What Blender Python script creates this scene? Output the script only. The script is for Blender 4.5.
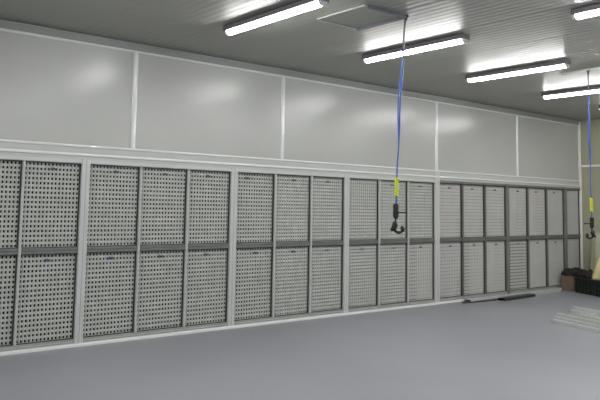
import bpy, bmesh, math, random
from mathutils import Vector, Matrix
random.seed(7)
for o in list(bpy.data.objects): bpy.data.objects.remove(o, do_unlink=True)
S = bpy.context.scene
C = S.collection

# ------------------------------------------------------------------ camera
CD = bpy.data.cameras.new('camera'); CAM = bpy.data.objects.new('camera', CD); C.objects.link(CAM)
fw = Vector((0.63689631, 0.76544077, 0.09199743)); rt = Vector((0.76764991, -0.64066756, 0.01608394))
rt = (rt - fw * rt.dot(fw)).normalized(); fw.normalize(); up = rt.cross(fw)
m = Matrix((rt, up, -fw)).transposed().to_4x4(); m.translation = Vector((0, -7.6, 1.554))
CAM.matrix_world = m
CD.sensor_width = 36; CD.lens = 36 * 700.6 / 600
CD.shift_x = -2.87 / 600; CD.shift_y = -57.43 / 600
CD.clip_start = 0.05; CD.clip_end = 100
S.camera = CAM

# ------------------------------------------------------------------ world / exposure
W = bpy.data.worlds.new('world'); S.world = W; W.use_nodes = True
W.node_tree.nodes['Background'].inputs[0].default_value = (0.6, 0.65, 0.7, 1)
W.node_tree.nodes['Background'].inputs[1].default_value = 0.02
S.view_settings.view_transform = 'Standard'; S.view_settings.look = 'None'
S.view_settings.exposure = 0.38; S.view_settings.gamma = 1; S.view_settings.use_curve_mapping = False
LAMP = 45.0          # radiance of the glowing lamp covers

# ------------------------------------------------------------------ materials
def srgb(r, g, b):
    f = lambda c: ((c / 255 + .055) / 1.055) ** 2.4 if c / 255 > .04045 else c / 255 / 12.92
    return (f(r), f(g), f(b), 1)
def mat(name, col, rough=.5, metal=0, spec=.5, noise=0, nscale=3, bump=0, bscale=40, emit=None, col2=None):
    m = bpy.data.materials.new(name); m.use_nodes = True
    nt = m.node_tree; b = nt.nodes['Principled BSDF']
    b.inputs['Base Color'].default_value = col; b.inputs['Roughness'].default_value = rough
    b.inputs['Metallic'].default_value = metal; b.inputs['Specular IOR Level'].default_value = spec
    if noise or bump:
        tc = nt.nodes.new('ShaderNodeTexCoord')
    if noise:
        n = nt.nodes.new('ShaderNodeTexNoise'); n.inputs['Scale'].default_value = nscale; n.inputs['Detail'].default_value = 5
        nt.links.new(tc.outputs['Object'], n.inputs['Vector'])
        mx = nt.nodes.new('ShaderNodeMix'); mx.data_type = 'RGBA'
        c2 = col2 or tuple(c * (1 - noise) for c in col[:3]) + (1,)
        mx.inputs[6].default_value = c2; mx.inputs[7].default_value = col
        mr = nt.nodes.new('ShaderNodeMapRange'); mr.inputs[1].default_value = .35; mr.inputs[2].default_value = .65
        nt.links.new(n.outputs['Fac'], mr.inputs[0]); nt.links.new(mr.outputs[0], mx.inputs[0])
        nt.links.new(mx.outputs[2], b.inputs['Base Color'])
    if bump:
        n2 = nt.nodes.new('ShaderNodeTexNoise'); n2.inputs['Scale'].default_value = bscale
        nt.links.new(tc.outputs['Object'], n2.inputs['Vector'])
        bp = nt.nodes.new('ShaderNodeBump'); bp.inputs['Strength'].default_value = bump; bp.inputs['Distance'].default_value = .01
        nt.links.new(n2.outputs['Fac'], bp.inputs['Height']); nt.links.new(bp.outputs[0], b.inputs['Normal'])
    if emit:
        b.inputs['Emission Color'].default_value = emit[0]; b.inputs['Emission Strength'].default_value = emit[1]
    return m
M = dict(
    panel=mat('painted_panel', srgb(182, 183, 180), .23, 0, .42, noise=.06, nscale=.8, bump=.08, bscale=1.5),
    trim=mat('white_trim', srgb(226, 227, 226), .06, 0, .8),
    header=mat('header_paint', srgb(184, 186, 184), .3, 0, .5),
    steel=mat('galvanised_steel', srgb(165, 168, 166), .42, .35, .5, noise=.12, nscale=6),
    rail=mat('dull_steel', srgb(126, 128, 126), .45, .35, .5, noise=.15, nscale=6),
    post=mat('post_steel', srgb(196, 198, 197), .3, .1, .5),
    media=mat('filter_paper', srgb(192, 194, 189), .85, 0, .2, noise=.12, nscale=9),
    pad=mat('filter_pad', srgb(184, 183, 180), .85, 0, .2, noise=.05, nscale=5),
    edge=mat('edge_shadow_steel', srgb(66, 68, 66), .6, .2),  # dark tone paints the shadow line around each filter
    covegrey=mat('cove_paint', srgb(150, 153, 150), .4),
    whitebar=mat('white_bar', srgb(186, 189, 187), .3, .1),
    dark=mat('plenum_shade', srgb(34, 36, 36), .9),  # near-black colour stands in for the shade behind the filter holes
    ink=mat('blue_ink', srgb(56, 68, 100), .6),
    floor=None, ceil=None,
    beige=mat('beige_sandwich_panel', srgb(166, 165, 142), .45, 0, .4, noise=.06, nscale=1.2),  # beige toned down to carry the weaker light in this corner
    alu=mat('aluminium', srgb(190, 194, 192), .35, .5),
    batten=mat('batten_grey', srgb(112, 112, 116), .5),
    cover=mat('glowing_cover', srgb(255, 255, 255), .3, emit=((1.0, 1.0, .98, 1), LAMP)),
    clear=mat('clear_end', srgb(215, 218, 220), .15, 0, .6),
    blue=mat('blue_hose', srgb(54, 90, 168), .35),
    cable=mat('grey_cable', srgb(92, 96, 104), .5),
    yellow=mat('yellow_sleeve', srgb(214, 220, 60), .5),
    black=mat('black_rubber', srgb(24, 24, 26), .45),
    gun=mat('gunmetal', srgb(44, 46, 52), .35, .6),
    brown=mat('cardboard', srgb(122, 104, 90), .85, noise=.15, nscale=5),
    crate=mat('dark_green_plastic', srgb(30, 36, 30), .5),
    bag=mat('pale_yellow_plastic', srgb(196, 190, 136), .45, noise=.15, nscale=4),
    sheet=mat('pale_plastic_sheet', srgb(158, 160, 136), .4, noise=.1, nscale=3),
    cloth=mat('dark_cloth', srgb(38, 34, 32), .9, noise=.3, nscale=12),
    rust=mat('red_brown', srgb(120, 50, 30), .7),
    darkmetal=mat('dark_metal', srgb(72, 72, 72), .4, .5),
)
def floor_mat():
    m = mat('epoxy_floor', srgb(150, 151, 161), .3, 0, .5); nt = m.node_tree; b = nt.nodes['Principled BSDF']
    tc = nt.nodes.new('ShaderNodeTexCoord')
    n = nt.nodes.new('ShaderNodeTexNoise'); n.inputs['Scale'].default_value = .45; n.inputs['Detail'].default_value = 7
    nt.links.new(tc.outputs['Object'], n.inputs['Vector'])
    mx = nt.nodes.new('ShaderNodeMix'); mx.data_type = 'RGBA'
    mx.inputs[6].default_value = srgb(133, 135, 142); mx.inputs[7].default_value = srgb(144, 145, 152)
    mr = nt.nodes.new('ShaderNodeMapRange'); mr.inputs[1].default_value = .35; mr.inputs[2].default_value = .65
    nt.links.new(n.outputs['Fac'], mr.inputs[0]); nt.links.new(mr.outputs[0], mx.inputs[0]); nt.links.new(mx.outputs[2], b.inputs['Base Color'])
    mr2 = nt.nodes.new('ShaderNodeMapRange'); mr2.inputs[3].default_value = .34; mr2.inputs[4].default_value = .46
    nt.links.new(n.outputs['Fac'], mr2.inputs[0]); nt.links.new(mr2.outputs[0], b.inputs['Roughness'])
    return m
def ceil_mat():
    m = mat('ceiling_sheet', srgb(144, 145, 136), .56, 0, .8); nt = m.node_tree; b = nt.nodes['Principled BSDF']
    b.inputs['Coat Weight'].default_value = .55; b.inputs['Coat Roughness'].default_value = .36
    tc = nt.nodes.new('ShaderNodeTexCoord')
    w = nt.nodes.new('ShaderNodeTexWave'); w.bands_direction = 'X'; w.inputs['Scale'].default_value = 3.2
    w.inputs['Distortion'].default_value = .15
    nt.links.new(tc.outputs['Object'], w.inputs['Vector'])
    bp = nt.nodes.new('ShaderNodeBump'); bp.inputs['Strength'].default_value = .4; bp.inputs['Distance'].default_value = .005
    nt.links.new(bp.outputs[0], b.inputs['Coat Normal'])
    nt.links.new(w.outputs['Fac'], bp.inputs['Height']); nt.links.new(bp.outputs[0], b.inputs['Normal'])
    return m
M['floor'] = floor_mat(); M['ceil'] = ceil_mat()

# ------------------------------------------------------------------ helpers
def obj(name, bm, m, parent=None, loc=None, smooth=False):
    me = bpy.data.meshes.new(name)
    bmesh.ops.recalc_face_normals(bm, faces=bm.faces[:])
    bm.to_mesh(me); bm.free(); me.materials.append(m)
    if smooth:
        for p in me.polygons: p.use_smooth = True
    o = bpy.data.objects.new(name, me); C.objects.link(o)
    if loc: o.location = loc
    if parent: o.parent = parent
    return o
def thing(name, label, cat, loc=(0, 0, 0), rotz=0, group=None):
    o = bpy.data.objects.new(name, None); C.objects.link(o); o.empty_display_size = .1
    o.location = loc; o.rotation_euler = (0, 0, rotz); o['label'] = label; o['category'] = cat
    if group: o['group'] = group
    return o
def tag(o, label, cat, group=None):
    o['label'] = label; o['category'] = cat
    if group: o['group'] = group
    return o
def struct(o): o['kind'] = 'structure'; return o
def box(bm, x0, x1, y0, y1, z0, z1, bev=0):
    vs = [bm.verts.new((x, y, z)) for z in (z0, z1) for y in (y0, y1) for x in (x0, x1)]
    fs = [bm.faces.new([vs[i] for i in f]) for f in ((0, 2, 3, 1), (4, 5, 7, 6), (0, 1, 5, 4), (2, 6, 7, 3), (0, 4, 6, 2), (1, 3, 7, 5))]
    if bev:
        es = {e for f in fs for e in f.edges}
        bmesh.ops.bevel(bm, geom=list(es), offset=bev, segments=2, affect='EDGES', profile=.5)
def B(*a, **k):
    bm = bmesh.new(); box(bm, *a, **k); return bm
def prism(bm, prof, axis, a, b):
    """prof: list of 2D points; axis 'x': (y,z) profile from x=a..b ; 'y': (x,z); 'z': (x,y)"""
    f = {'x': lambda t, p: (t, p[0], p[1]), 'y': lambda t, p: (p[0], t, p[1]), 'z': lambda t, p: (p[0], p[1], t)}[axis]
    A = [bm.verts.new(f(a, p)) for p in prof]; Bv = [bm.verts.new(f(b, p)) for p in prof]
    n = len(prof)
    for i in range(n): bm.faces.new((A[i], A[(i + 1) % n], Bv[(i + 1) % n], Bv[i]))
    bm.faces.new(A[::-1]); bm.faces.new(Bv)
def P(prof, axis, a, b):
    bm = bmesh.new(); prism(bm, prof, axis, a, b); return bm
def halfround(cy, cz, r, n=28):       # bulges towards -y
    return [(cy - r * math.sin(math.pi * i / n), cz + r * math.cos(math.pi * i / n)) for i in range(n + 1)] + [(cy + .004, cz - r), (cy + .004, cz + r)]
def tube(pts, rad, seg=8):
    bm = bmesh.new(); pts = [Vector(p) for p in pts]; rings = []
    rr = rad if isinstance(rad, (list, tuple)) else [rad] * len(pts)
    prev = None
    for i, p in enumerate(pts):
        d = (pts[min(i + 1, len(pts) - 1)] - pts[max(i - 1, 0)]).normalized()
        if prev is None: u = d.orthogonal().normalized()
        else: u = (prev - d * prev.dot(d)).normalized()
        prev = u; v = d.cross(u)
        rings.append([bm.verts.new(p + (u * math.cos(t) + v * math.sin(t)) * rr[i]) for t in (2 * math.pi * k / seg for k in range(seg))])
    for a, b in zip(rings, rings[1:]):
        for k in range(seg): bm.faces.new((a[k], a[(k + 1) % seg], b[(k + 1) % seg], b[k]))
    bm.faces.new(rings[0][::-1]); bm.faces.new(rings[-1])
    return bm
def lathe(prof, seg=14, loc=(0, 0, 0)):   # prof: (r,z)
    bm = bmesh.new(); rings = []
    for r, z in prof:
        rings.append([bm.verts.new((loc[0] + r * math.cos(2 * math.pi * k / seg), loc[1] + r * math.sin(2 * math.pi * k / seg), loc[2] + z)) for k in range(seg)])
    for a, b in zip(rings, rings[1:]):
        for k in range(seg): bm.faces.new((a[k], a[(k + 1) % seg], b[(k + 1) % seg], b[k]))
    bm.faces.new(rings[0][::-1]); bm.faces.new(rings[-1])
    return bm

# ------------------------------------------------------------------ room
H = 3.48; XR = 13.95; XL = -3.0; YF = -9.6; YB = .42
fl = struct(obj('floor', B(XL, XR + .1, YF, YB, -.1, 0), M['floor']))
ce = struct(obj('ceiling', B(XL - .1, XR + .1, YF - .1, YB, H + .03, H + .1), M['ceil']))
# ceiling sheets, one metre wide, running towards the filter wall, joints recessed
sheet_me = None; x = XL
while x < XR - .01:
    w = min(1.0, XR - x)
    if sheet_me is None or w < .99:
        p = obj('panel', B(.0012, w - .0012, YF, YB - .02, H, H + .032), M['ceil'], ce, (x, 0, 0))
        if sheet_me is None: sheet_me = p.data
    else:
        p = bpy.data.objects.new('panel', sheet_me); C.objects.link(p); p.location = (x, 0, 0); p.parent = ce
    x += 1.0
# back wall: core above the racks, solid part left of them, plenum behind them, its shade put into a dark colour
bm = bmesh.new()
box(bm, XL, XR, .03, YB, 2.05, H + .03)
box(bm, XL, 1.12, .03, YB, 0, 2.05)
wb = struct(obj('wall_back', bm, M['header']))
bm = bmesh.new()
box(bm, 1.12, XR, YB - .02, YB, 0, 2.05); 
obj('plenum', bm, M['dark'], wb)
obj('header', B(XL, XR, -.002, .03, 2.045, 2.2), M['header'], wb)
UP = [XL, -.2, 1.8, 3.72, 5.955, 9.262, 11.65, 13.935]
for a, b in zip(UP, UP[1:]):
    obj('panel', B(a + .012, b - .012, .012, .03, 2.21, 3.365, bev=.003), M['panel'], wb)
obj('cove', P([(-.014, H - .022), (.03, H - .022), (.03, 3.38), (.0, 3.38), (-.014, 3.39)], 'x', XL, XR), M['covegrey'], wb)
tn = [0]
def trim(bm, m, smooth=False):
    tn[0] += 1
    return struct(obj('trim_%d' % tn[0], bm, m, smooth=smooth))
def hr(z, r): return P(halfround(-.002, z, r), 'x', XL, XR)
trim(hr(2.196, .016), M['trim'], False)
trim(hr(2.098, .018), M['trim'], False)
trim(P(halfround(.012, 3.371, .018), 'x', XL, XR), M['trim'])
# lower kerb along the foot of the wall
trim(P([(.03, 0), (-.045, 0), (-.045, .022), (-.038, .03), (-.005, .034), (.03, .034)], 'x', XL, XR), M['trim'])
# half-round cover strips between the upper panels
for X, r in zip(UP[1:-1], (.035, .035, .036, .034, .036, .028)):
    prof = [(X + r * math.cos(math.pi * i / 28), .012 - r * .8 * math.sin(math.pi * i / 28)) for i in range(29)]
    trim(P(prof, 'z', 2.212, 3.37), M['trim'])
trim(P([(13.95, .02), (13.95, -.02), (13.938, -.03), (13.91, -.02), (13.905, .02)], 'z', 0, 3.45), M['trim'])
# wide posts between the racks
POSTS = [1.16, 3.158, 5.165, 7.185, 9.262, 11.29, 13.325]
for i, X in enumerate(POSTS):
    w = .05 if i != 4 else .062
    if i > 4: w = .042
    prof = [(X - w, .05), (X - w, -.012), (X - w + .006, -.018), (X - .004, -.018), (X, -.012), (X + .004, -.018), (X + w - .006, -.018), (X + w, -.012), (X + w, .05)]
    trim(P(prof, 'z', .034, 2.05 if i != 4 else 2.19), M['post'] if i < 5 else M['rail'])

wr = struct(obj('wall_right', B(XR + .03, XR + .1, YF, YB, 0, H), M['beige']))
y = -.0
while y > YF + .1:
    y1 = max(y - 1.0, YF)
    w_ = -y1 + y
    obj('panel', B(XR, XR + .03, y1 + .006, y - .006, 0.0, H, bev=.004), M['beige'], wr); y = y1
obj('panel', B(XR, XR + .03, .0, YB, 0, H), M['beige'], wr)
trim(P([(XR, 2.525), (XR - .05, 2.525), (XR - .05, 2.475), (XR - .04, 2.465), (XR, 2.465)], 'y', YF, -.03).copy() if False else
     (lambda: (lambda b: (prism(b, [(XR, 2.53), (XR - .05, 2.53), (XR - .05, 2.485), (XR, 2.485)], 'y', YF, -.03), b)[1])(bmesh.new()))(), M['trim'])
wl = struct(obj('wall_left', B(XL - .1, XL, YF, YB, 0, H), M['header']))
wf = struct(obj('wall_front', B(XL, XR, YF - .1, YF, 0, H), M['header']))

# ------------------------------------------------------------------ filter media
Z = dict(u=(1.075, 2.0), l=(.08, 1.012))
def media_bm(w, h, nx, nz, ridge, holef):
    """folded sheet: vertical ridges between columns, rectangular holes in the valleys (real openings)"""
    bm = bmesh.new(); px, pz = w / nx, h / nz; cache = {}
    def v(x, y, z):
        k = (round(x, 5), round(y, 5), round(z, 5))
        if k not in cache: cache[k] = bm.verts.new((x, y, z))
        return cache[k]
    for i in range(nx):
        x0 = i * px; x3 = x0 + px; rw = px * .13
        a, d = x0 + rw, x3 - rw
        for j in range(nz):
            z0 = j * pz; z3 = z0 + pz
            # ridge flanks
            bm.faces.new((v(x0, -ridge, z0), v(a, 0, z0), v(a, 0, z3), v(x0, -ridge, z3)))
            bm.faces.new((v(d, 0, z0), v(x3, -ridge, z0), v(x3, -ridge, z3), v(d, 0, z3)))
            hw, hh = holef(i, j)
            if hw <= 0:
                bm.faces.new((v(a, 0, z0), v(d, 0, z0), v(d, 0, z3), v(a, 0, z3))); continue
            xc, zc = (a + d) / 2, (z0 + z3) / 2
            b, c = max(a + .0008, xc - hw * px / 2), min(d - .0008, xc + hw * px / 2)
            e, f = zc - hh * pz / 2, zc + hh * pz / 2
            o = [(a, z0), (d, z0), (d, z3), (a, z3)]; n = [(b, e), (c, e), (c, f), (b, f)]
            for q in range(4):
                o1, o2, n2, n1 = o[q], o[(q + 1) % 4], n[(q + 1) % 4], n[q]
                bm.faces.new((v(o1[0], 0, o1[1]), v(o2[0], 0, o2[1]), v(n2[0], 0, n2[1]), v(n1[0], 0, n1[1])))
                # pressed-in lip
                bm.faces.new((v(n1[0], 0, n1[1]), v(n2[0], 0, n2[1]), v(n2[0], .008, n2[1]), v(n1[0], .008, n1[1])))
    return bm
DW, DH = .60, .93
rnd = random.Random(3)
def fA(i, j): return (.5 + .04 * rnd.random(), .50 + .05 * rnd.random())
def fB(i, j): return (.46, .40 + .12 * rnd.random())
def fC(i, j): return (.62, .14) if not (i > 10 and j < 6) else (.45, .35)
def fC2(i, j): return (.6, .10) if i > 4 else (.5, .36)
def fD(i, j): return (0, 0) if i < 6 else (.6, .10)
def fE(i, j): return (.6, .42)
def fP(i, j): return (0, 0)
KIND = dict(
    A=('bold dark holes', 15, 18, .007, fA, 'media'),
    B=('fine grey holes', 15, 19, .008, fB, 'media'),
    C=('thin level slits', 14, 16, .006, fC, 'pad'),
    F=('slits and left-hand holes', 14, 16, .006, fC2, 'pad'),
    D=('faint slits', 14, 16, .002, fD, 'pad'),
    E=('wide dark slits', 9, 16, .006, fE, 'pad'),
    P=('plain pale', 14, 2, .0015, fP, 'pad'))
MED = {}
def media_mesh(k):
    if k not in MED:
        _, nx, nz, rg, f, mt = KIND[k]
        bm = media_bm(DW, DH, nx, nz, rg, f)
        me = bpy.data.meshes.new('media'); bm.to_mesh(me); bm.free(); me.materials.append(M[mt]); MED[k] = me
    return MED[k]
# shared pieces of a filter panel: thin holding frame darkened as a shadow edge, and the inked mark
def frame_mesh():
    bm = bmesh.new(); t = .009
    for a in ((0, DW, .012, .034, 0, t), (0, DW, .012, .034, DH - t, DH), (0, t, .012, .034, t, DH - t), (DW - t, DW, .012, .034, t, DH - t)): box(bm, *a)
    me = bpy.data.meshes.new('edge_frame'); bm.to_mesh(me); bm.free(); me.materials.append(M['edge']); return me
FRM = frame_mesh()
def mark_mesh():
    pts = [(0, 0), (.018, .030), (.022, 0), (.040, .028), (.048, .002), (.062, .024), (.070, .004)]
    bm = bmesh.new()
    for (a, b), (c, d) in zip(pts, pts[1:]):
        dx, dz = c - a, d - b; L = math.hypot(dx, dz); nx, nz = -dz / L * .0055, dx / L * .0055
        q = [(a - nx, b - nz), (c - nx, d - nz), (c + nx, d + nz), (a + nx, b + nz)]
        f0 = [bm.verts.new((u_, -.002, v_)) for u_, v_ in q]; f1 = [bm.verts.new((u_, .001, v_)) for u_, v_ in q]
        bm.faces.new(f0); bm.faces.new(f1[::-1])
        for i in range(4): bm.faces.new((f0[i], f0[(i + 1) % 4], f1[(i + 1) % 4], f1[i]))
    me = bpy.data.meshes.new('ink_mark'); bm.to_mesh(me); bm.free(); me.materials.append(M['ink']); return me
MRK = mark_mesh()
PAT = [('AAA', 'AAA'), ('AAA', 'AAA'), ('ABB', 'ABB'), ('BBB', 'BBF'), ('CCC', 'CFD'), ('DDP', 'EPP'), ('P', 'P')]
ORD = ['first', 'second', 'third', 'fourth', 'fifth', 'sixth', 'seventh']
BAYS = ['first rack at the left edge', 'second rack from left', 'third rack from left', 'fourth rack from left, behind the hose', 'fifth rack, right of the tall white post', 'sixth rack from left', 'narrow last rack in the corner']
SHORT = ['first rack at left edge', 'second rack from left', 'third rack from left', 'fourth rack from left', 'fifth rack from left', 'sixth rack from left', 'narrow corner rack']
DOORW = ['left', 'middle', 'right']
for k in range(7):
    P0 = POSTS[k]; P1 = POSTS[k + 1] if k < 6 else 13.95
    a = P0 + (.05 if k != 4 else .062); b = P1 - (.05 if k not in (3,) else .062)
    if k >= 5: a = P0 + .042
    if k in (4, 5): b = P1 - .042
    if k == 6: b = 13.905
    n = 3 if k < 6 else 1
    mw = .028
    dw = (b - a - mw * (n - 1)) / n
    rack = thing('filter_rack', 'grey steel filter rack two filters high, ' + BAYS[k], 'rack', (a, 0, 0), 0, 'filter racks along the wall')
    L = b - a
    st = M['steel']
    obj('rail', P([(-.012, 2.045), (.05, 2.045), (.05, 2.0), (-.004, 2.0), (-.012, 2.008)], 'x', 0, L), M['post'] if k < 4 else M['rail'], rack)
    obj('rail', P([(.05, 1.012), (.002, 1.012), (-.002, 1.016), (-.002, 1.038), (.006, 1.041), (.006, 1.046), (-.002, 1.049), (-.002, 1.071), (.002, 1.075), (.05, 1.075)], 'x', 0, L), M['rail'], rack)
    obj('rail', P([(.05, .034), (-.012, .034), (-.012, .05), (-.002, .06), (-.002, .08), (.05, .08)], 'x', 0, L), st, rack)
    for q in range(1, n):
        xm = q * dw + (q - 1) * mw
        e = .004
        prof = [(xm, .05), (xm, -.010), (xm + e, -.014), (xm + mw * .42, -.014), (xm + mw * .5, -.009), (xm + mw * .58, -.014), (xm + mw - e, -.014), (xm + mw, -.010), (xm + mw, .05)]
        obj('mullion', P(prof, 'z', .08, 2.0), M['post'] if k < 4 else M['rail'], rack)
    for row, rn in (('u', 'upper'), ('l', 'lower')):
        z0, z1 = Z[row]
        for q in range(n):
            kk = PAT[k][0 if row == 'u' else 1][q]
            where = SHORT[k]; dq = DOORW[q] + ' ' if n == 3 else ''
            t = thing('air_filter', '%s %sair filter, %s, in %s' % (rn, dq, KIND[kk][0], where), 'filter', (a + q * (dw + mw), 0, z0), 0, 'air filters in the racks')
            t.scale = (1, 1, 1)
            sx, sz = dw / DW, (z1 - z0) / DH
            for nm, me, pos, sc in (('media', media_mesh(kk), (0, .036, 0), (sx, 1, sz)), ('edge_frame', FRM, (0, 0, 0), (sx, 1, sz))):
                o = bpy.data.objects.new(nm, me); C.objects.link(o); o.parent = t; o.location = pos; o.scale = sc
            if k < 6:
                o = bpy.data.objects.new('ink_mark', MRK); C.objects.link(o); o.parent = t
                fr = (.5, .5, .55, .5, .5, .5)[k] if not (k == 2 and q == 0 and row == 'u') else .27
                o.location = (dw * fr - .03 + .03 * rnd.uniform(-1, 1), .0265, (z1 - z0) - .085)
                o.scale = (1, 1, 1 if k < 3 else .8)
# closing sheets behind the posts inside the plenum are the plenum's own; nothing more to hide

# ------------------------------------------------------------------ ceiling lights
def lamp_proto():
    t = thing('ceiling_light', '', 'light')
    L = 1.55; h = .0
    bm = bmesh.new()   # grey tray
    prism(bm, [(-.056, -.004), (.056, -.004), (.068, -.018), (.068, -.06), (-.068, -.06), (-.068, -.018)], 'y', -L / 2, L / 2)
    obj('housing', bm, M['batten'], t)
    r = .042
    prof = [(r * math.cos(math.pi + math.pi * i / 12), -.060 + .038 * math.sin(math.pi + math.pi * i / 12)) for i in range(13)]
    bm = bmesh.new(); prism(bm, prof, 'y', -L / 2 + .03, L / 2 - .03)
    obj('cover', bm, M['cover'], t)
    for s in (-1, 1):
        bm = bmesh.new(); a = s * (L / 2 - .03); b = s * (L / 2 + .005)
        prism(bm, [(x * 1.03, z) for x, z in prof], 'y', min(a, b), max(a, b)); obj('end_cap', bm, M['clear'], t)
        bm = bmesh.new(); box(bm, -.02, .02, s * .5 - .015, s * .5 + .015, -.005, .002); obj('bracket', bm, M['batten'], t)
    return t
def copy_tree(o, parent=None):
    c = o.copy(); C.objects.link(c)
    if parent: c.parent = parent
    for ch in list(o.children): copy_tree(ch, c)
    return c
LX = [4.10, 6.18, 8.19, 10.28, 12.15, 2.07, .02]
LY = [(-2.16, 'nearest the wall'), (-4.98, 'second row from the wall')]
proto = lamp_proto(); first = True
names = ['above the third rack', 'above the hanging hose', 'to the right of the hose', 'over the far hose', 'beyond the frame']
names = ['leftmost and largest in the photo', 'just behind the nearer hanging hose', 'between the two hanging hoses', 'crossed by the far hose at the right edge', 'outside the right edge nearest the corner', 'out of frame above the second rack', 'out of frame above the left edge']
for y, rn in LY + [(-7.8, 'third row from the wall')]:
    for i, X in enumerate(LX):
        if y < -7 and X > 11: continue
        o = proto if first else copy_tree(proto); first = False
        o.location = (X, y - (.07 if i == 2 and y > -3 else 0), H - .002)
        if rn.startswith('nearest'): lb = 'batten light nearest the wall, ' + names[i]
        elif rn.startswith('second') and i == 1: lb = 'fluorescent batten light cut off by the top right corner of the photo'
        else: lb = 'fluorescent batten light overhead, %s, %s from the left' % (rn, ORD[i])
        tag(o, lb, 'light', 'ceiling batten lights')

# ------------------------------------------------------------------ ceiling hatch and conduits
hx0, hx1, hy0, hy1 = 4.6, 5.17, -2.98, -2.28
t = thing('ceiling_hatch', 'square hatch in the ceiling with dark edging beside the hose', 'hatch', ((hx0 + hx1) / 2, (hy0 + hy1) / 2, H))
cx, cy = (hx0 + hx1) / 2, (hy0 + hy1) / 2
hw, hh = (hx1 - hx0) / 2, (hy1 - hy0) / 2
obj('lid', B(-hw + .02, hw - .02, -hh + .02, hh - .02, -.002, 0), M['ceil'], t)
for a, mt, lb in (((-hw, hw, -hh - .012, -hh + .018, -.03, 0), 'cable', 'dark edge strip'), ((hw - .018, hw + .012, -hh, hh, -.03, 0), 'cable', 'dark edge strip'),
              ((-hw - .01, -hw + .012, -hh + .02, hh, -.012, 0), 'alu', None), ((-hw, hw - .02, hh - .012, hh + .01, -.012, 0), 'alu', None)):
    o = obj('edge_strip', B(*a), M[mt], t)
    if lb: o['label'] = lb
tag(obj('ceiling_conduit', tube([(8.96, -2.45, H - .012), (8.9, -3.0, H - .012), (8.9, -3.6, H - .012)], .012), M['alu'], smooth=True), 'thin pale conduit on the ceiling above the far hose', 'conduit')

# ------------------------------------------------------------------ hanging air hoses
def hose(x, y, lean, label, side, dz=0):
    t = thing('air_hose', label, 'hose', (x, y, H), 0, 'air hoses hanging from the ceiling')
    lx, ly = lean
    f = lambda z: (lx * ((H - z) / 1.8) ** .8 + .004 * math.sin(z * 9), ly * ((H - z) / 1.8) ** .8, z - H)
    obj('hanger', lathe([(.03, -.002), (.03, -.015), (.012, -.02), (.012, -.05)], 12), M['gun'], t)
    obj('cable', tube([f(H - .03 - i * .0417 * 1.0) for i in range(9)], .009), M['cable'], t, smooth=True)
    zs = [3.14 - i * (3.14 - 1.84 - dz) / 24 for i in range(25)]
    obj('hose_line', tube([f(z) for z in zs], [.011 if z > 2.75 else (.009 if z > 2.3 else .007) for z in zs]), M['blue'], t, smooth=True)
    # second run of hose folded beside the first over the upper half
    zs2 = [3.10 - i * (3.10 - 2.15) / 16 for i in range(17)]
    obj('hose_loop', tube([tuple(Vector(f(z)) + Vector((-.016, .012, 0)) * math.sin(math.pi * min(1, max(0, (3.10 - z) / .95)))) for z in zs2], .006), M['blue'], t, smooth=True)
    # yellow coiled sleeve
    pts = []
    for i in range(97):
        z = 1.86 + dz - .18 * i / 96; c = f(z); th = 2 * math.pi * i / 12
        pts.append((c[0] + .013 * math.cos(th), c[1] + .013 * math.sin(th), c[2]))
    obj('sleeve', tube(pts, .010, 6), M['yellow'], t, smooth=True)
    obj('lower_line', tube([f(1.69 + dz), f(1.64 + dz), f(1.58 + dz)], .008), M['blue'], t, smooth=True)
    c = f(1.53 + dz); q = Vector(c)
    obj('coupling', lathe([(.012, .075), (.026, .068), (.028, .02), (.022, .012), (.028, .005), (.028, -.05), (.020, -.06), (.020, -.07), (.010, -.075)], 14, q), M['black'], t, smooth=False)
    # small side lever
    s = Vector((side, 0, 0)).normalized()
    d = Vector((rt.x, rt.y, 0)).normalized() * side
    obj('lever', tube([q + Vector((0, 0, -.01)), q + d * .04 + Vector((0, 0, -.01)), q + d * .08 + Vector((0, 0, -.012)), q + d * .10 + Vector((0, 0, -.012))], [.010, .007, .007, .011]), M['black'], t, smooth=True)
    obj('stem', tube([q + Vector((0, 0, -.065)), q + Vector((-.002, 0, -.10)), q + Vector((-.004, 0, -.13))], .009), M['gun'], t, smooth=True)
    k = q + Vector((0, 0, -.14)) - d * .008
    # nozzle body with hooked handle at the end
    obj('nozzle', tube([k + Vector((0, 0, .045)), k + Vector((0, 0, .01)), k - d * .012 - Vector((0, 0, .03)), k - d * .04 - Vector((0, 0, .045))], [.014, .030, .026, .014]), M['black'], t, smooth=True)
    hk = [k + d * (.0 + .038 * (1 - math.cos(a))) - Vector((0, 0, .035 + .03 * math.sin(a))) for a in (i * math.pi / 10 for i in range(11))]
    hk.append(hk[-1] + Vector((0, 0, .03)) - d * .01)
    obj('hook', tube(hk, [.014] * 6 + [.013] * 3 + [.019, .021, .016]), M['black'], t, smooth=True)
    return t
d_ = Vector((rt.x, rt.y, 0)).normalized()
hose(5.165, -2.97, tuple((-d_ * .088).xy), 'blue air hose hanging in front of the filter wall, yellow sleeve and black tool', 1)
hose(8.994, -2.841, (.01, 0), 'blue air hose hanging at the right edge of the photo by the beige wall', -1, -.12)

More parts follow.
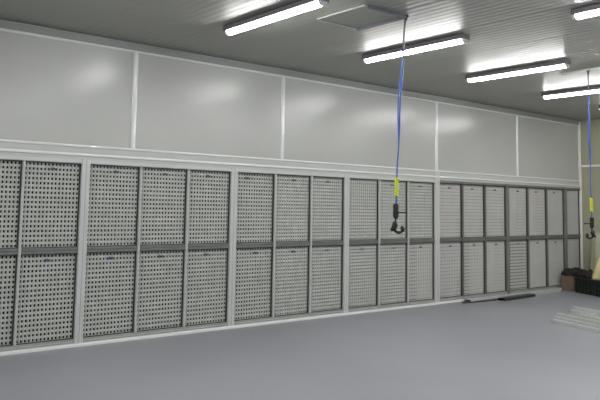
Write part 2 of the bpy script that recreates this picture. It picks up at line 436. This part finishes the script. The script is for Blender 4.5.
# ------------------------------------------------------------------ metal strips lying along the kerb
def channel(p0, p1, w, h, m, name, label, cat, grp=None):
    p0, p1 = Vector(p0), Vector(p1); d = p1 - p0; L = d.length
    bm = bmesh.new()
    prof = [(-w / 2, 0), (w / 2, 0), (w / 2, h), (w / 2 - .004, h), (w / 2 - .004, .004), (-w / 2 + .004, .004), (-w / 2 + .004, h), (-w / 2, h)]
    prof = [(x, h - z) for x, z in prof]
    prism(bm, prof, 'x', 0, L)
    o = obj(name, bm, m, None, (p0.x, p0.y, p0.z)); o.rotation_euler = (0, 0, math.atan2(d.y, d.x))
    return tag(o, label, cat, grp)
channel((9.85, -.17, .0), (12.75, -.13, .0), .14, .05, M['whitebar'], 'metal_channel', 'long pale metal channel lying along the foot of the filter wall', 'channel')
channel((9.70, -.20, 0), (10.6, -.25, 0), .07, .022, M['darkmetal'], 'metal_strip', 'dark metal strip on the floor, the left one by the wall', 'strip', 'dark strips on the floor by the wall')
channel((10.55, -.36, 0), (11.6, -.30, 0), .13, .045, M['darkmetal'], 'metal_strip', 'dark metal strip on the floor, the wider right one by the wall', 'strip', 'dark strips on the floor by the wall')

# ------------------------------------------------------------------ stacked profile frames on the floor at the right
def loose_bar(x, y, z, L, ang, label, w=.07, h=.045):
    # hollow square profile open at its ends, long axis along local -y
    t = .005; bm = bmesh.new()
    o_ = [(0, 0), (w, 0), (w, h), (0, h)]; i_ = [(t, t), (w - t, t), (w - t, h - t), (t, h - t)]
    A = [[bm.verts.new((p[0], yy, p[1])) for p in q] for yy in (0, -L) for q in (o_, i_)]
    for k in range(4):
        n = (k + 1) % 4
        bm.faces.new((A[0][k], A[0][n], A[2][n], A[2][k])); bm.faces.new((A[1][k], A[1][n], A[3][n], A[3][k]))
        bm.faces.new((A[0][k], A[0][n], A[1][n], A[1][k])); bm.faces.new((A[2][k], A[2][n], A[3][n], A[3][k]))
    o = obj('metal_bar', bm, M['whitebar'], None, (x, y, z)); o.rotation_euler = (0, 0, math.radians(ang))
    return tag(o, label, 'bar', 'loose pale metal bars on the floor')
BARS = [(9.12, -2.15, 0, 2.3, -18, 'pale metal bar on the floor, lowest and nearest of the pile at right'),
        (9.40, -2.02, 0, 2.3, -19, 'pale metal bar on the floor, second from the bottom of the pile'),
        (9.72, -1.86, 0, 2.3, -18, 'pale metal bar in the middle of the floor pile'),
        (9.96, -2.05, 0, 2.3, -18, 'pale metal bar on the floor under the topmost bars of the pile'),
        (10.22, -1.80, 0, 2.4, -17, 'pale metal bar on the floor, rearmost of the pile'),
        (10.30, -1.80, .046, 2.4, -18, 'pale metal bar lying on top of the other bars in the pile')]
for b in BARS: loose_bar(*b)

# ------------------------------------------------------------------ corner clutter
t = thing('cardboard_box', 'brown cardboard box in the corner under dark cloth', 'box', (13.30, -.19, 0), 0)
obj('body', B(-.27, .27, -.13, .13, 0, .29, bev=.006), M['brown'], t)
obj('flap', B(-.27, .0, -.135, .135, .292, .30), M['brown'], t); obj('flap', B(.005, .27, -.135, .135, .292, .30), M['brown'], t)
def lump(w, d, h, seed, nx=16, ny=14, edge=.75):
    r = random.Random(seed); bm = bmesh.new(); ph = [r.uniform(0, 6) for _ in range(6)]; g = []
    for j in range(ny + 1):
        row = []
        for i in range(nx + 1):
            u, v = i / nx * 2 - 1, j / ny * 2 - 1
            e = max(0, 1 - max(abs(u), abs(v)) ** 4)
            z = h * (e ** .6) * (.72 + .16 * math.sin(5 * u + ph[0]) * math.cos(4 * v + ph[1]) + .12 * math.sin(9 * u + 6 * v + ph[2]))
            row.append(bm.verts.new((u * w / 2 * (1 + .05 * math.sin(6 * v + ph[3])), v * d / 2 * (1 + .05 * math.sin(5 * u + ph[4])), max(0, z))))
        g.append(row)
    for j in range(ny):
        for i in range(nx): bm.faces.new((g[j][i], g[j][i + 1], g[j + 1][i + 1], g[j + 1][i]))
    rim = [g[0][i] for i in range(nx + 1)] + [g[j][nx] for j in range(1, ny + 1)] + [g[ny][i] for i in range(nx - 1, -1, -1)] + [g[j][0] for j in range(ny - 1, 0, -1)]
    bm.faces.new(rim[::-1])
    return bm
o = tag(obj('dark_cloth', lump(.62, .3, .15, 4), M['cloth'], None, (13.32, -.19, .302), smooth=True), 'crumpled dark cloth heaped on the brown cardboard box', 'cloth')
# dark slatted crate
ang = math.atan2(-.896 + .299, 12.71 - 13.105)
t = thing('plastic_crate', 'dark green plastic crate with ribbed sides on the floor in the corner', 'crate', (12.86, -1.0, 0), math.radians(63.4))
cl, cwid, chh = 1.1, .42, .29
obj('base', B(-cl / 2, cl / 2, -cwid / 2, cwid / 2, 0, .02), M['crate'], t)
for sy in (-1, 1):
    bm = bmesh.new(); box(bm, -cl / 2, cl / 2, sy * cwid / 2 - .01, sy * cwid / 2 + .01, .02, chh - .02)
    for i in range(11): x = -cl / 2 + .05 + i * (cl - .1) / 10; box(bm, x - .012, x + .012, sy * (cwid / 2 + .018) - .01, sy * (cwid / 2 + .018) + .01, .02, chh - .02)
    obj('side', bm, M['crate'], t)
for sx in (-1, 1):
    bm = bmesh.new(); box(bm, sx * (cl / 2 - .01) - .01, sx * (cl / 2 - .01) + .01, -cwid / 2 + .01, cwid / 2 - .01, .02, chh - .02); obj('side', bm, M['crate'], t)
bm = bmesh.new()
for a in ((-cl / 2 - .02, cl / 2 + .02, -cwid / 2 - .035, -cwid / 2 + .02), (-cl / 2 - .02, cl / 2 + .02, cwid / 2 - .02, cwid / 2 + .035), (-cl / 2 - .02, -cl / 2 + .02, -cwid / 2 + .02, cwid / 2 - .02), (cl / 2 - .02, cl / 2 + .02, -cwid / 2 + .02, cwid / 2 - .02)):
    box(bm, a[0], a[1], a[2], a[3], chh - .02, chh + .005)
obj('rim', bm, M['crate'], t)
obj('lid', B(-cl / 2 + .02, cl / 2 - .02, -cwid / 2 + .02, cwid / 2 - .02, chh - .01, chh + .003), M['crate'], t)
o = tag(obj('black_bundle', lump(.42, .4, .16, 11), M['cloth'], None, (13.02, -.70, .298), smooth=True), 'black crumpled bundle of material heaped along the dark green crate', 'bundle'); o.rotation_euler = (0, 0, math.radians(63.4))
o = tag(obj('red_rag', lump(.1, .3, .07, 21, 8, 8), M['rust'], None, (12.72, -1.24, .298), smooth=True), 'small red-brown rag at the foot of the pale yellow plastic bag', 'rag')
def drape(w, d, h, seed, folds=7, topr=.35):
    r = random.Random(seed); bm = bmesh.new(); n = 40; rows = 10; rings = []
    ph = r.uniform(0, 6)
    for j in range(rows + 1):
        t_ = j / rows; z = h * (1 - t_); s = topr + (1 - topr) * t_ ** .7; ring = []
        for k in range(n):
            th = 2 * math.pi * k / n; f = 1 + .13 * t_ * math.sin(folds * th + ph + t_) + .05 * math.sin(3 * th + 2 * t_)
            ring.append(bm.verts.new((w / 2 * s * f * math.cos(th), d / 2 * s * f * math.sin(th), z + .03 * math.sin(2 * th + ph) * (1 - t_))))
        rings.append(ring)
    for a, b in zip(rings, rings[1:]):
        for k in range(n): bm.faces.new((a[k], a[(k + 1) % n], b[(k + 1) % n], b[k]))
    bm.faces.new(rings[0][::-1]); bm.faces.new(rings[-1]); return bm
t = tag(obj('plastic_bag', drape(.36, .34, .38, 5, 6, .15), M['bag'], None, (12.84, -.98, .298), smooth=True), 'pale yellow plastic bag standing on the dark green crate at the right edge', 'bag')
t = tag(obj('plastic_sheet', drape(.36, .36, 1.15, 9, 9, .55), M['sheet'], None, (13.66, -.50, 0), smooth=True), 'pale greenish plastic sheet draped over a tall pile in the corner', 'sheet')
